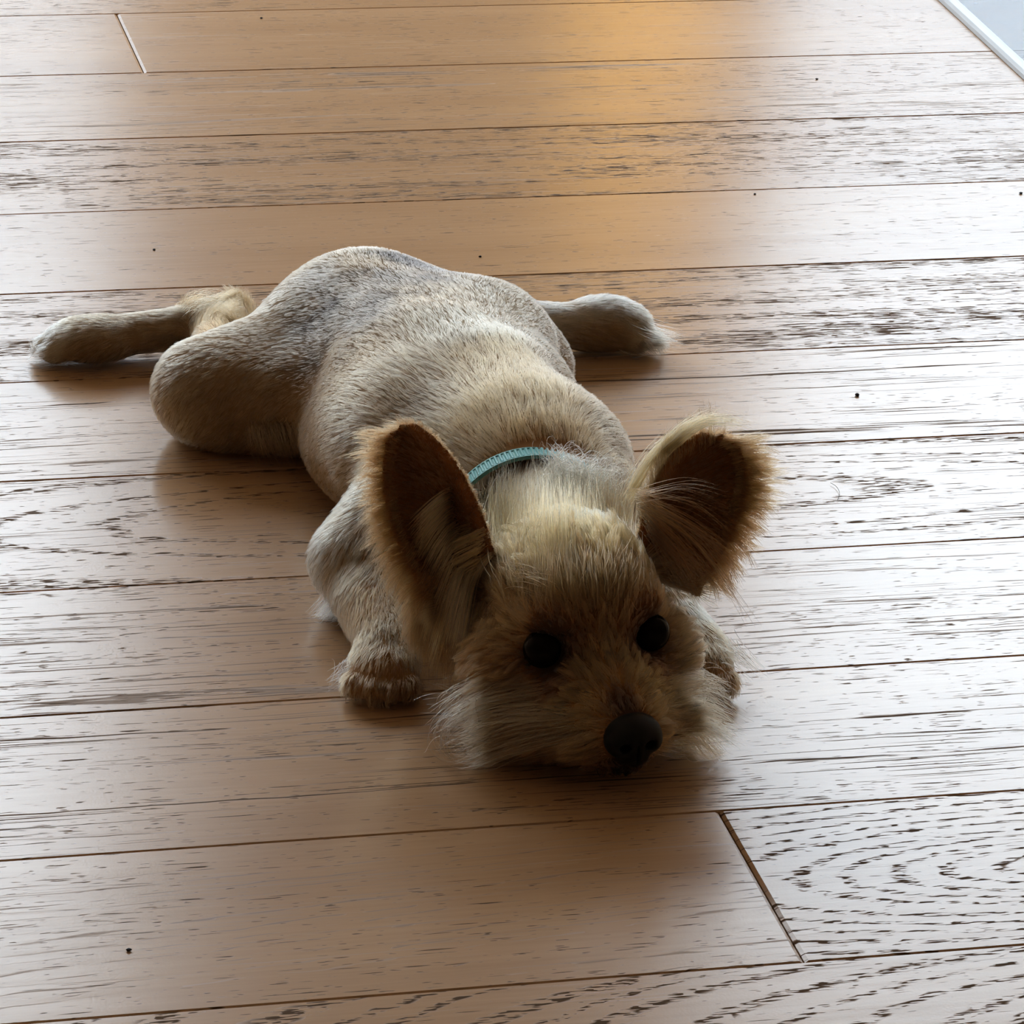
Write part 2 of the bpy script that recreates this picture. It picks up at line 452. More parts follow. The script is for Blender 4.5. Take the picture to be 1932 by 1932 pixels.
# ---- ears: cupped leather, laid down as a sheet of small balls
def ear_points(B, Tp, wd, nf, hw, cup, blunt=3.2, ns=46, nt_=34):
    ax = Tp - B
    wd = wd - ax * (wd @ ax) / (ax @ ax); wd /= np.linalg.norm(wd)
    nrm = np.cross(ax, wd); nrm /= np.linalg.norm(nrm)
    if nrm @ nf < 0: nrm = -nrm
    S, Tt = np.meshgrid(np.linspace(-0.08, 1, ns), np.linspace(-1, 1, nt_), indexing='ij')
    Sc = np.clip(S, 0, 1)
    prof = np.sqrt(np.clip(1 - Sc ** blunt, 0, 1)) * (0.74 + 0.62 * Sc - 0.56 * Sc ** 2)
    pts = B + S[..., None] * ax + (Tt * hw * prof)[..., None] * wd + (cup * prof * (Tt ** 2 - 0.55) + 0.006 * np.clip(S, 0, 1) ** 2)[..., None] * nrm
    return pts, nrm, S, Tt, wd


fwd = np.array([0, -1.0, 0])
EAR_L = ear_points(at_y(880, 1110, 1.588), at_y(768, 800, 1.618), cR * 0.93 + cU * 0.20 + fwd * 0.42, fwd + np.array([-0.4, 0, 0]), 0.0235, 0.012)
EAR_R = ear_points(at_y(1258, 1075, 1.604), at_y(1352, 822, 1.632), -cR * 0.90 + cU * 0.25 + fwd * 0.30, fwd + np.array([0.35, 0, 0]), 0.0225, 0.011, 6.0)
for pts, *_ in (EAR_L, EAR_R):
    lo, hi = pts.reshape(-1, 3).min(0) - 0.012, pts.reshape(-1, 3).max(0) + 0.012
    sl, P = region(lo, hi)
    d = np.full(P.shape[:3], 0.05, np.float32)
    base = np.array([s.start for s in sl])
    for c in pts.reshape(-1, 3):
        a = np.maximum(np.floor((c - 0.0075 - G0) / VOX).astype(int) - base, 0); e = np.ceil((c + 0.0075 - G0) / VOX).astype(int) + 1 - base
        q = P[a[0]:e[0], a[1]:e[1], a[2]:e[2]] - c.astype(np.float32)
        v = d[a[0]:e[0], a[1]:e[1], a[2]:e[2]]
        np.minimum(v, np.linalg.norm(q, axis=-1) - 0.0019, out=v)
    add(d, sl, 0.0035)
# rest the whole body on the floor
D = np.maximum(D, -(GX[2][None, None, :] - 0.0012).astype(np.float32))


def surface_nets(Dv, org, h):
    ins = Dv < 0
    nx, ny, nz = Dv.shape
    off = [(i, j, k) for i in (0, 1) for j in (0, 1) for k in (0, 1)]
    cnt = sum(ins[i:nx - 1 + i, j:ny - 1 + j, k:nz - 1 + k].astype(np.uint8) for i, j, k in off)
    cells = np.argwhere((cnt > 0) & (cnt < 8))
    vid = np.full((nx - 1, ny - 1, nz - 1), -1, np.int32)
    vid[tuple(cells.T)] = np.arange(len(cells))
    acc = np.zeros((len(cells), 3)); num = np.zeros(len(cells))
    for a in range(8):
        for c in range(a + 1, 8):
            oa, oc = np.array(off[a]), np.array(off[c])
            if np.abs(oa - oc).sum() != 1: continue
            va = Dv[tuple((cells + oa).T)]; vc = Dv[tuple((cells + oc).T)]
            m = (va < 0) != (vc < 0)
            t = np.where(m, va / np.where(m, va - vc, 1), 0)
            acc += np.where(m[:, None], oa + t[:, None] * (oc - oa), 0); num += m
    V = org + h * (cells + acc / num[:, None])
    quads = []
    for ax in range(3):
        b1, b2 = [(1, 2), (2, 0), (0, 1)][ax]
        n = [nx, ny, nz]
        A = np.moveaxis(ins, (ax, b1, b2), (0, 1, 2)); I = np.moveaxis(vid, (ax, b1, b2), (0, 1, 2))
        s0, s1 = A[:-1, 1:-1, 1:-1], A[1:, 1:-1, 1:-1]
        for flip, m in ((False, s0 & ~s1), (True, ~s0 & s1)):
            w = np.argwhere(m)
            if not len(w): continue
            i, j, k = w.T
            q = np.stack([I[i, j, k], I[i, j + 1, k], I[i, j + 1, k + 1], I[i, j, k + 1]], 1)
            quads.append(q[:, ::-1] if flip else q)
    return V, np.concatenate(quads)


bv, bq = surface_nets(D, G0, VOX)
# a little smoothing takes the voxel steps out
ed = np.concatenate([bq[:, [0, 1]], bq[:, [1, 2]], bq[:, [2, 3]], bq[:, [3, 0]]])
for it in range(3):
    s = np.zeros_like(bv); c = np.zeros(len(bv))
    for a, e in ((0, 1), (1, 0)):
        np.add.at(s, ed[:, a], bv[ed[:, e]]); np.add.at(c, ed[:, a], 1)
    bv = bv * 0.5 + 0.5 * s / c[:, None]
bv[:, 2] = np.maximum(bv[:, 2], 0.0008)


def fast_mesh(name, V, Q):
    me = bpy.data.meshes.new(name)
    k = Q.shape[1]
    me.vertices.add(len(V)); me.loops.add(Q.size); me.polygons.add(len(Q))
    me.vertices.foreach_set('co', np.asarray(V, np.float32).ravel())
    me.loops.foreach_set('vertex_index', Q.astype(np.int32).ravel())
    me.polygons.foreach_set('loop_start', (np.arange(len(Q)) * k).astype(np.int32))
    me.update(calc_edges=True); me.validate()
    me.polygons.foreach_set('use_smooth', np.ones(len(me.polygons), bool))
    return me


DOG_BASE = np.array([-0.03, 1.79, 0.0])
dog = bpy.data.objects.new('dog', None); COL.objects.link(dog)
dog.location = W(DOG_BASE)
tag(dog, 'small tan and cream dog lying sprawled flat with chin on the floorboards, ears upright', 'dog')


def part(name, me, material, parent=dog):
    """link a mesh given in world metres under the dog"""
    if material: me.materials.append(material)
    o = bpy.data.objects.new(name, me); COL.objects.link(o)
    o.parent = parent
    o.matrix_parent_inverse = Matrix.Translation(-Vector(W(DOG_BASE)))
    return o


from mathutils.bvhtree import BVHTree
from mathutils.kdtree import KDTree
bvh = BVHTree.FromPolygons([tuple(v) for v in bv], [tuple(int(i) for i in q) for q in bq])


def on(px, py, off=0.003):
    """point of the body seen at that place, lifted off towards the viewer"""
    o = np.array([0, 0, CAM_H]); d = at_y(px, py, 1.6) - o; d /= np.linalg.norm(d)
    h = bvh.ray_cast(Vector(o), Vector(d))
    if h[0] is None: return at_y(px, py, 1.6)
    return np.array(h[0]) - d * off


# ------------------------------------------------------------------ coat: colour and comb fields over the body
SKIN_TRI = np.concatenate([bq[:, [0, 1, 2]], bq[:, [0, 2, 3]]])
_e1 = bv[SKIN_TRI[:, 1]] - bv[SKIN_TRI[:, 0]]; _e2 = bv[SKIN_TRI[:, 2]] - bv[SKIN_TRI[:, 0]]
_fn = np.cross(_e1, _e2); _fa = np.linalg.norm(_fn, axis=1) / 2
bn = np.zeros_like(bv)
for i in range(3): np.add.at(bn, SKIN_TRI[:, i], _fn)
bn /= np.maximum(np.linalg.norm(bn, axis=1), 1e-12)[:, None]

PAL = dict(cream=(0.55, 0.42, 0.265), beige=(0.44, 0.295, 0.165), sand=(0.37, 0.22, 0.105), grey=(0.075, 0.058, 0.048), pale=(0.66, 0.55, 0.40),
           gold=(0.47, 0.235, 0.082), tan=(0.36, 0.172, 0.066), rust=(0.28, 0.107, 0.036), brown=(0.15, 0.066, 0.03), dark=(0.035, 0.021, 0.014), ash=(0.27, 0.205, 0.145))
hv = lambda r, f_, u_: r * rh + f_ * fh + u_ * uh
# guide: position, combing direction, length (mm), lift at the root (deg), colour
GUIDES = [
    # back and flanks (laid back towards the tail and down the sides)
    ((0.006, 1.715, 0.092), (-0.2, 0.95, 0.05), 13, 30, 'sand'), ((-0.010, 1.765, 0.094), (-0.25, 0.95, 0.0), 11, 25, 'sand'),
    ((-0.025, 1.800, 0.094), (-0.3, 0.95, 0), 8, 22, 'cream'), ((-0.045, 1.845, 0.090), (-0.4, 0.9, 0), 7, 22, 'beige'),
    ((-0.062, 1.880, 0.082), (-0.5, 0.85, 0), 7, 22, 'ash'), ((-0.078, 1.905, 0.077), (-0.4, 0.9, 0), 7, 20, 'beige'),
    ((-0.060, 1.925, 0.075), (-0.1, 1.0, -0.1), 7, 20, 'grey'), ((-0.082, 1.945, 0.073), (-0.2, 0.95, -0.2), 7, 20, 'cream'),
    ((-0.050, 1.960, 0.060), (0.2, 0.9, -0.4), 7, 20, 'cream'), ((-0.110, 1.930, 0.058), (-0.8, 0.5, -0.3), 7, 20, 'beige'),
    ((-0.100, 1.900, 0.068), (-0.8, 0.5, -0.2), 7, 22, 'ash'), ((-0.095, 1.865, 0.062), (-0.7, 0.6, -0.4), 7, 22, 'ash'),
    ((-0.075, 1.840, 0.080), (-0.7, 0.7, -0.2), 7, 22, 'ash'), ((-0.090, 1.825, 0.060), (-0.6, 0.6, -0.6), 7, 20, 'sand'),
    ((-0.085, 1.790, 0.060), (-0.5, 0.7, -0.6), 7, 20, 'sand'), ((-0.100, 1.820, 0.030), (-0.4, 0.6, -0.8), 8, 18, 'sand'),
    ((-0.080, 1.770, 0.030), (-0.4, 0.6, -0.8), 8, 18, 'sand'), ((-0.050, 1.750, 0.075), (-0.6, 0.7, -0.3), 9, 24, 'beige'),
    ((-0.060, 1.720, 0.050), (-0.6, 0.4, -0.7), 10, 22, 'beige'), ((0.020, 1.830, 0.075), (0.3, 0.9, -0.4), 7, 20, 'cream'),
    ((0.030, 1.800, 0.060), (0.4, 0.8, -0.5), 7, 20, 'beige'), ((0.035, 1.850, 0.030), (0.3, 0.8, -0.6), 7, 18, 'beige'),
    ((0.045, 1.740, 0.070), (0.4, 0.8, -0.4), 9, 22, 'beige'), ((0.055, 1.710, 0.045), (0.4, 0.6, -0.7), 9, 22, 'sand'),
    ((0.000, 1.880, 0.060), (0.3, 0.9, -0.3), 7, 20, 'cream'), ((0.000, 1.930, 0.045), (0.5, 0.7, -0.4), 7, 20, 'cream'),
    # neck
    ((0.010, 1.680, 0.088), (-0.15, 0.9, 0.1), 14, 32, 'tan'), ((-0.020, 1.680, 0.075), (-0.5, 0.8, 0), 13, 30, 'sand'),
    ((0.045, 1.670, 0.075), (0.4, 0.8, 0), 13, 30, 'sand'), ((0.018, 1.650, 0.085), (0.05, 0.9, 0.3), 14, 36, 'sand'),
    ((-0.030, 1.650, 0.050), (-0.6, 0.5, -0.5), 12, 25, 'sand'), ((0.060, 1.640, 0.050), (0.6, 0.5, -0.4), 12, 25, 'sand'),
    # left hind leg
    ((-0.115, 1.890, 0.058), (-0.85, -0.2, -0.3), 7, 18, 'beige'), ((-0.130, 1.875, 0.055), (-0.85, -0.3, -0.3), 7, 18, 'beige'),
    ((-0.165, 1.865, 0.050), (-0.7, 0.1, -0.6), 7, 18, 'beige'), ((-0.140, 1.845, 0.030), (-0.6, -0.1, -0.7), 8, 18, 'sand'),
    ((-0.178, 1.855, 0.025), (-0.3, 0.4, -0.8), 8, 18, 'beige'), ((-0.110, 1.865, 0.020), (-0.4, 0.1, -0.9), 11, 22, 'sand'),
    ((-0.168, 1.920, 0.030), (-0.4, 0.9, -0.2), 9, 20, 'tan'), ((-0.155, 1.978, 0.032), (0.3, 0.5, 0.7), 17, 55, 'tan'), ((-0.150, 1.955, 0.030), (0.2, 0.4, 0.8), 15, 55, 'tan'),
    ((-0.190, 1.970, 0.028), (-0.95, -0.1, -0.1), 9, 20, 'beige'), ((-0.225, 1.958, 0.028), (-0.95, -0.2, -0.2), 9, 20, 'beige'),
    ((-0.225, 1.942, 0.010), (-0.9, -0.2, -0.4), 9, 15, 'sand'), ((-0.247, 1.953, 0.012), (-0.95, -0.1, -0.3), 9, 15, 'pale'),
    # right hind leg
    ((-0.015, 1.985, 0.036), (0.8, 0.3, 0.2), 10, 28, 'pale'), ((0.010, 1.998, 0.034), (0.95, 0.2, 0), 9, 22, 'pale'),
    ((0.040, 2.008, 0.032), (0.95, 0.2, -0.1), 10, 22, 'pale'), ((0.045, 1.995, 0.012), (0.95, 0.0, -0.3), 10, 16, 'sand'),
    ((0.066, 2.010, 0.012), (0.98, -0.1, -0.2), 12, 15, 'cream'),
    # front legs
    ((-0.070, 1.690, 0.045), (-0.7, -0.2, -0.6), 10, 22, 'beige'), ((-0.088, 1.675, 0.025), (-0.5, -0.1, -0.8), 10, 22, 'cream'),
    ((-0.065, 1.655, 0.035), (-0.1, -0.8, -0.5), 12, 22, 'sand'), ((-0.060, 1.630, 0.025), (-0.1, -0.9, -0.4), 12, 20, 'tan'),
    ((-0.053, 1.604, 0.020), (-0.15, -0.9, -0.2), 9, 22, 'sand'), ((-0.053, 1.582, 0.010), (-0.05, -0.7, -0.7), 8, 12, 'tan'),
    ((0.080, 1.650, 0.030), (0.3, -0.8, -0.4), 11, 20, 'cream'), ((0.090, 1.619, 0.020), (0.2, -0.9, -0.2), 9, 20, 'sand'),
    ((0.090, 1.600, 0.010), (0.1, -0.7, -0.7), 8, 12, 'tan'),
    # head
    (hp(0, 0.004, 0.004), hv(0, -0.3, 0.95), 13, 30, 'tan'), (hp(0, -0.004, 0.024), hv(0, -0.5, 0.85), 16, 28, 'tan'),
    (hp(0.012, -0.004, 0.022), hv(0.25, -0.5, 0.8), 16, 28, 'tan'), (hp(-0.012, -0.004, 0.022), hv(-0.25, -0.5, 0.8), 16, 28, 'tan'),
    (hp(0, -0.018, 0.034), hv(0, -0.8, 0.55), 22, 24, 'gold'), (hp(0.016, -0.022, 0.034), hv(0.2, -0.8, 0.5), 22, 26, 'gold'),
    (hp(-0.016, -0.022, 0.034), hv(-0.2, -0.8, 0.5), 22, 26, 'gold'), (hp(0, -0.040, 0.038), hv(0, -0.95, 0.15), 22, 28, 'cream'),
    (hp(0.018, -0.045, 0.034), hv(0.2, -0.95, 0.15), 20, 30, 'cream'), (hp(-0.018, -0.045, 0.034), hv(-0.2, -0.95, 0.15), 20, 30, 'gold'),
    (hp(0, -0.066, 0.026), hv(0, -0.9, 0.1), 14, 34, 'beige'),
    (hp(0.033, -0.012, 0.012), hv(0.75, -0.5, 0.3), 14, 25, 'tan'), (hp(-0.033, -0.012, 0.012), hv(-0.75, -0.5, 0.3), 14, 25, 'tan'),
    (hp(0.021, 0.004, 0.014), hv(0.4, -0.2, 0.9), 6, 22, 'brown'), (hp(-0.021, 0.004, 0.014), hv(-0.4, -0.2, 0.9), 6, 22, 'brown'),
    (hp(0.012, 0.004, 0.003), hv(0.1, 0, 0.95), 8, 25, 'brown'), (hp(-0.012, 0.004, 0.003), hv(-0.1, 0, 0.95), 8, 25, 'brown'),
    (hp(0.024, 0.008, -0.011), hv(0.6, -0.4, -0.6), 8, 16, 'brown'), (hp(-0.024, 0.008, -0.011), hv(-0.6, -0.4, -0.6), 8, 16, 'brown'),
    (hp(0, 0.016, -0.003), hv(0, -0.6, 0.8), 11, 32, 'gold'), (hp(0.006, 0.018, -0.006), hv(0.6, -0.5, 0.7), 11, 32, 'gold'),
    (hp(-0.006, 0.018, -0.006), hv(-0.6, -0.5, 0.7), 11, 32, 'gold'), (hp(0, 0.030, -0.013), hv(0, -0.7, 0.6), 6, 24, 'brown'),
    (hp(0.012, 0.026, -0.016), hv(0.85, -0.4, 0.2), 13, 28, 'gold'), (hp(-0.012, 0.026, -0.016), hv(-0.85, -0.4, 0.2), 13, 28, 'gold'),
    (hp(0.016, 0.034, -0.028), hv(0.9, -0.1, -0.3), 18, 24, 'tan'), (hp(-0.016, 0.034, -0.028), hv(-0.9, -0.15, -0.3), 20, 24, 'tan'),
    (hp(0.030, 0.022, -0.028), hv(0.9, -0.3, -0.15), 20, 22, 'sand'), (hp(-0.030, 0.016, -0.028), hv(-0.9, -0.3, -0.25), 22, 18, 'tan'),
    (hp(0.042, 0.012, -0.034), hv(0.9, -0.35, -0.2), 18, 18, 'sand'), (hp(-0.050, 0.002, -0.034), hv(-0.9, -0.3, -0.25), 20, 18, 'sand'),
    (hp(0.034, 0.006, -0.018), hv(0.85, -0.45, -0.05), 15, 24, 'sand'), (hp(-0.034, 0.006, -0.018), hv(-0.85, -0.45, -0.2), 17, 24, 'tan'),
    (hp(0.045, -0.012, -0.010), hv(0.85, -0.5, -0.1), 14, 24, 'sand'), (hp(-0.045, -0.012, -0.010), hv(-0.8, -0.4, -0.45), 18, 24, 'rust'),
    (hp(-0.050, -0.020, -0.028), hv(-0.8, -0.2, -0.55), 20, 24, 'tan'), (hp(0.050, -0.020, -0.028), hv(0.8, -0.4, -0.4), 16, 24, 'sand'),
    (hp(0, 0.040, -0.040), hv(0.1, 0.4, -0.9), 6, 14, 'dark'), (hp(0.020, 0.030, -0.042), hv(0.7, 0.3, -0.6), 9, 14, 'dark'),
    (hp(-0.020, 0.030, -0.042), hv(-0.7, 0.3, -0.6), 12, 14, 'brown'),
]
g_pos = np.array([g[0] for g in GUIDES]); g_dir = np.array([np.array(g[1]) / np.linalg.norm(g[1]) for g in GUIDES])
g_len = np.array([g[2] for g in GUIDES]) * 0.001; g_len = np.where((g_pos - E0) @ fh < -0.085, g_len * 0.85, g_len * 0.8); g_lift = np.radians([g[3] for g in GUIDES]) * np.where((g_pos - E0) @ fh < -0.085, 0.38, 0.85); g_col = np.array([PAL[g[4]] for g in GUIDES])
ear_sheets = []
for pts, nrm, S, Tt, wd in (EAR_L, EAR_R):
    q = pts.reshape(-1, 3); ax = (pts[-1] - pts[0]).mean(0); ax /= np.linalg.norm(ax)
    ear_sheets.append((q, nrm, S.ravel(), Tt.ravel(), wd, ax))


def wobble(p, s, seed):
    r = np.random.default_rng(seed); out = np.zeros(len(p))
    for i in range(6):
        k = r.normal(size=3) * s * (0.6 + 0.35 * i); out += np.sin(p @ k + r.uniform(0, 6.28)) / 6 ** 0.5
    return out


PATCH = [(on(px, py, 0), r_ * 0.0014, am) for px, py, r_, am in ((800, 518, 12, 1), (745, 530, 8, .7), (668, 528, 8, 1), (630, 570, 9, .9), (575, 610, 9, .9), (585, 690, 9, .8), (660, 650, 8, .6), (770, 745, 9, .6),
                                                                 (860, 640, 8, .5), (700, 600, 8, .6), (560, 650, 8, .7), (620, 640, 7, .6))]


def coat_fields(p, n):
    """comb direction, length, lift and colour at surface points p with normals n"""
    N = len(p); dr = np.zeros((N, 3)); ln = np.zeros(N); lf = np.zeros(N); co = np.zeros((N, 3))
    for a in range(0, N, 20000):
        s = slice(a, a + 20000)
        d2 = ((p[s, None, :] - g_pos[None]) ** 2).sum(-1) + 1e-6
        w = d2 ** -2.2; w /= w.sum(1, keepdims=True)
        dr[s] = w @ g_dir; ln[s] = w @ g_len; lf[s] = w @ g_lift; co[s] = w @ g_col
    # grey undercoat showing through in broken bands over the loin and rump
    band = wobble(p * np.array([1, 1, 1]), 55, 3) + 0.6 * wobble(p, 130, 4)
    zone = np.exp(-(((p[:, 0] + 0.065) / 0.045) ** 2 + ((p[:, 1] - 1.89) / 0.055) ** 2)) * np.clip((p[:, 2] - 0.03) / 0.03, 0, 1)
    g = np.clip(zone * (0.35 + 0.8 * band), 0, 0.7)
    for q_, rr_, am in PATCH: g = np.maximum(g, am * np.exp(-(np.linalg.norm((p - q_) * np.array([1, 0.6, 1]), axis=1) / rr_) ** 2) * np.clip(0.75 + 0.5 * band, 0.3, 1.1))
    g = np.clip(g, 0, 0.9)[:, None]
    co = co * (1 - g) + np.array(PAL['grey']) * g
    # darker rims round the eyes and the dark blaze above the nose
    for s_ in (-1, 1):
        e = np.exp(-(np.linalg.norm(p - hp(s_ * 0.0235, 0.003, 0.001), axis=1) / 0.0125) ** 4)[:, None] * 0.93
        co = co * (1 - e) + np.array(PAL['dark']) * e
        ln = ln * (1 - 0.55 * e[:, 0])
        e = np.exp(-(np.linalg.norm(p - hp(s_ * 0.015, 0.006, -0.008), axis=1) / 0.008) ** 2)[:, None] * 0.6
        co = co * (1 - e) + np.array(PAL['brown']) * e
    e = np.exp(-(np.linalg.norm(p - hp(0.001, 0.036, -0.014), axis=1) / 0.008) ** 2)[:, None] * 0.85
    co = co * (1 - e) + np.array(PAL['dark']) * e
    earm = np.zeros(N)
    for q, nrm, S, Tt, wd, ax in ear_sheets:
        near = np.where((np.abs(p - q.mean(0)) < np.abs(q - q.mean(0)).max(0) + 0.006).all(1))[0]
        for a in range(0, len(near), 4000):
            ii = near[a:a + 4000]
            d2 = ((p[ii, None, :] - q[None]) ** 2).sum(-1); j = d2.argmin(1)
            m = (np.sqrt(d2[np.arange(len(ii)), j]) < 0.0045) & (S[j] > 0.02)
            ii, j = ii[m], j[m]
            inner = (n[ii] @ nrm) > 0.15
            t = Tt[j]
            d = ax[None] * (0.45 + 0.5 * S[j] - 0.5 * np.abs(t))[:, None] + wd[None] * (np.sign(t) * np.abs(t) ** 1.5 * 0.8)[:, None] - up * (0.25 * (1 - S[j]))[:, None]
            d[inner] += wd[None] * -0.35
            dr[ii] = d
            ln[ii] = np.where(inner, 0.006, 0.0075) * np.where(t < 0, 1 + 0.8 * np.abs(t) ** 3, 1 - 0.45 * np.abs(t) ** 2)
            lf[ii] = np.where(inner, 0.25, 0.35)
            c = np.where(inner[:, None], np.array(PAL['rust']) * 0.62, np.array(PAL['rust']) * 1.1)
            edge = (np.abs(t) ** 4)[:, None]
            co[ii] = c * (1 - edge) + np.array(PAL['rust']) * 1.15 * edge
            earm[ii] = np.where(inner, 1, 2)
    co = co * (1 + 0.10 * wobble(p, 160, 9)[:, None])
    return dr, ln, lf, np.clip(co, 0.01, 0.9), earm


# skin takes a darkened version of the coat colour
_, _, _, sc_, _ = coat_fields(bv, bn)
m_skin, nt, b = mat('dog_skin')
at = nt.nodes.new('ShaderNodeAttribute'); at.attribute_name = 'Col'
nt.links.new(at.outputs['Color'], b.inputs['Base Color'])
b.inputs['Roughness'].default_value = 0.85; b.inputs['Specular IOR Level'].default_value = 0.1
body_me = fast_mesh('body', W(bv), bq)
ca = body_me.color_attributes.new('Col', 'FLOAT_COLOR', 'POINT')
ca.data.foreach_set('color', np.concatenate([sc_ * 0.95, np.ones((len(bv), 1))], 1).astype(np.float32).ravel())
body = part('body', body_me, m_skin)

# ---- hair material
m_hair, nt, b = mat('dog_hair')
nt.nodes.remove(b)
hb = nt.nodes.new('ShaderNodeBsdfHairPrincipled')
hb.model = 'CHIANG'; hb.parametrization = 'COLOR'
at = nt.nodes.new('ShaderNodeAttribute'); at.attribute_name = 'hair_color'
nt.links.new(at.outputs['Color'], hb.inputs['Color'])
hb.inputs['Roughness'].default_value = 0.38; hb.inputs['Radial Roughness'].default_value = 0.55
nt.links.new(hb.outputs[0], nt.nodes['Material Output'].inputs['Surface'])


def hair_object(name, P, rad, col, label=None):
    """P (n, k, 3) strand points in the viewer-aligned frame, rad (n,) root radius, col (n, 3)"""
    n, k = P.shape[:2]
    P = P.copy(); P[..., 2] = np.maximum(P[..., 2], 0.0006)
    cu = bpy.data.hair_curves.new(name)
    cu.add_curves([k] * n)
    cu.attributes['position'].data.foreach_set('vector', W(P.reshape(-1, 3)).astype(np.float32).ravel())
    t = np.linspace(0, 1, k)
    r = rad[:, None] * np.clip(1.0 - 0.8 * t[None] ** 1.5, 0.12, 1)
    ra = cu.attributes.get('radius') or cu.attributes.new('radius', 'FLOAT', 'POINT')
    ra.data.foreach_set('value', r.astype(np.float32).ravel())
    c_ = cu.attributes.new('hair_color', 'FLOAT_COLOR', 'CURVE')
    c_.data.foreach_set('color', np.concatenate([col, np.ones((n, 1))], 1).astype(np.float32).ravel())
    o = part(name, cu, m_hair)
    o['kind'] = 'stuff'
    if label: o['label'] = label
    return o


def grow(pick, count, k, clump_m, clump_s, rad, lscale=1.0, jit=0.16, tintv=0.10):
    """strands over the triangles whose weight pick is > 0"""
    w = _fa * pick; w = w / w.sum()
    tri = rng.choice(len(SKIN_TRI), count, p=w)
    r1, r2 = np.sqrt(rng.random(count)), rng.random(count)
    bc = np.stack([1 - r1, r1 * (1 - r2), r1 * r2], 1)
    p = (bv[SKIN_TRI[tri]] * bc[..., None]).sum(1); n = (bn[SKIN_TRI[tri]] * bc[..., None]).sum(1)
    n /= np.linalg.norm(n, axis=1)[:, None]
    dr, ln, lf, co, earm = coat_fields(p, n)
    dr = dr + rng.normal(size=dr.shape) * jit * 0.6
    dr[:, 0] += 0.18 * wobble(p, 120, 21); dr[:, 1] += 0.18 * wobble(p, 120, 22); dr[:, 2] += 0.12 * wobble(p, 120, 23)
    tg = dr - n * (dr * n).sum(1)[:, None]
    tg /= np.maximum(np.linalg.norm(tg, axis=1), 1e-6)[:, None]
    ln = ln * lscale * rng.uniform(0.65, 1.2, count)
    lf = lf * rng.uniform(0.6, 1.4, count)
    P = np.zeros((count, k, 3)); P[:, 0] = p - n * 0.0006
    d = n * np.sin(lf + 0.12)[:, None] + tg * np.cos(lf + 0.12)[:, None]
    d /= np.linalg.norm(d, axis=1)[:, None]
    for i in range(1, k):
        t = i / (k - 1)
        P[:, i] = P[:, i - 1] + d * (ln / (k - 1))[:, None]
        d = d - n * (np.sin(lf) * 1.5 / (k - 1))[:, None] + np.array([0, 0, -1.0]) * (ln * 9.0 / (k - 1))[:, None] + rng.normal(size=d.shape) * (jit * 0.25)
        d /= np.linalg.norm(d, axis=1)[:, None]
    if clump_s > 0:
        nc = max(8, int(count / clump_m))
        cid = rng.choice(count, nc, replace=False)
        kd = KDTree(nc)
        for i, c in enumerate(cid): kd.insert(p[c], i)
        kd.balance()
        own = np.array([kd.find(q)[1] for q in p])
        C = P[cid][own]
        t = np.linspace(0, 1, k)[None, :, None]
        off = (C - P)
        near = (np.linalg.norm(off[:, 0], axis=1) < 0.009)[:, None, None]
        P = P + np.where(near, off * (clump_s * t ** 1.3), 0)
        tint = rng.normal(size=nc) * tintv
        co = co * (1 + tint[own])[:, None]
    co = np.clip(co * (1 + rng.normal(size=(count, 1)) * 0.13), 0.008, 0.9)
    return P, np.full(count, rad) * rng.uniform(0.75, 1.2, count), co


tc_ = bv[SKIN_TRI].mean(1); tn_ = _fn / np.maximum(np.linalg.norm(_fn, axis=1), 1e-12)[:, None]
grows = ((tc_[:, 2] > 0.006) & (tn_[:, 2] > -0.75)).astype(float)
hl = (tc_ - E0) @ HAX.T                                     # head coordinates of each triangle
is_ear = np.zeros(len(tc_), bool)
for q, *_ in ear_sheets:
    near = np.where((np.abs(tc_ - q.mean(0)) < np.abs(q - q.mean(0)).max(0) + 0.004).all(1))[0]
    for a in range(0, len(near), 4000):
        ii = near[a:a + 4000]
        is_ear[ii] |= ((tc_[ii, None, :] - q[None]) ** 2).sum(-1).min(1) < 0.004 ** 2
is_head = (hl[:, 1] > -0.075) & (tc_[:, 1] < 1.635) & (np.abs(hl[:, 0]) < 0.062) & (tc_[:, 2] > 0.001) & ~((hl[:, 0] < -0.055) & (hl[:, 2] < -0.025))
is_head &= ~((tc_[:, 0] < -0.025) & (tc_[:, 2] < 0.035) & (tc_[:, 1] > 1.56)) & ~((tc_[:, 0] > 0.072) & (tc_[:, 2] < 0.030) & (tc_[:, 1] > 1.585))
eyes_out = np.ones(len(tc_))
for s_ in (-1, 1):
    eyes_out *= (np.linalg.norm((tc_ - hp(s_ * 0.0245, 0.004, 0.0)) * np.array([1, 0.7, 1]), axis=1) > 0.0080)
eyes_out *= np.linalg.norm(tc_ - hp(0.0015, 0.045, -0.0255), axis=1) > 0.0125
# collar ring: centre, axis along the neck
CC = np.array([0.011, 1.672, 0.042]); CA = np.array([0.14, -0.97, 0.16]); CA /= np.linalg.norm(CA)
near_collar = np.abs((tc_ - CC) @ CA)
is_neck = (np.linalg.norm(tc_ - CC, axis=1) < 0.065)
collar_out = 1.0 - ((near_collar < 0.0090) & is_neck)
hair_object('body_fur', *grow(grows * ~is_head * ~is_ear * collar_out, 250000, 5, 14, 0.40, 0.0001, tintv=0.14))
hair_object('head_fur', *grow(grows * is_head * ~is_ear * eyes_out, 56000, 7, 24, 0.78, 0.00013, jit=0.2, tintv=0.24))
hair_object('ear_fur', *grow(grows * is_ear, 26000, 6, 12, 0.5, 0.00010))

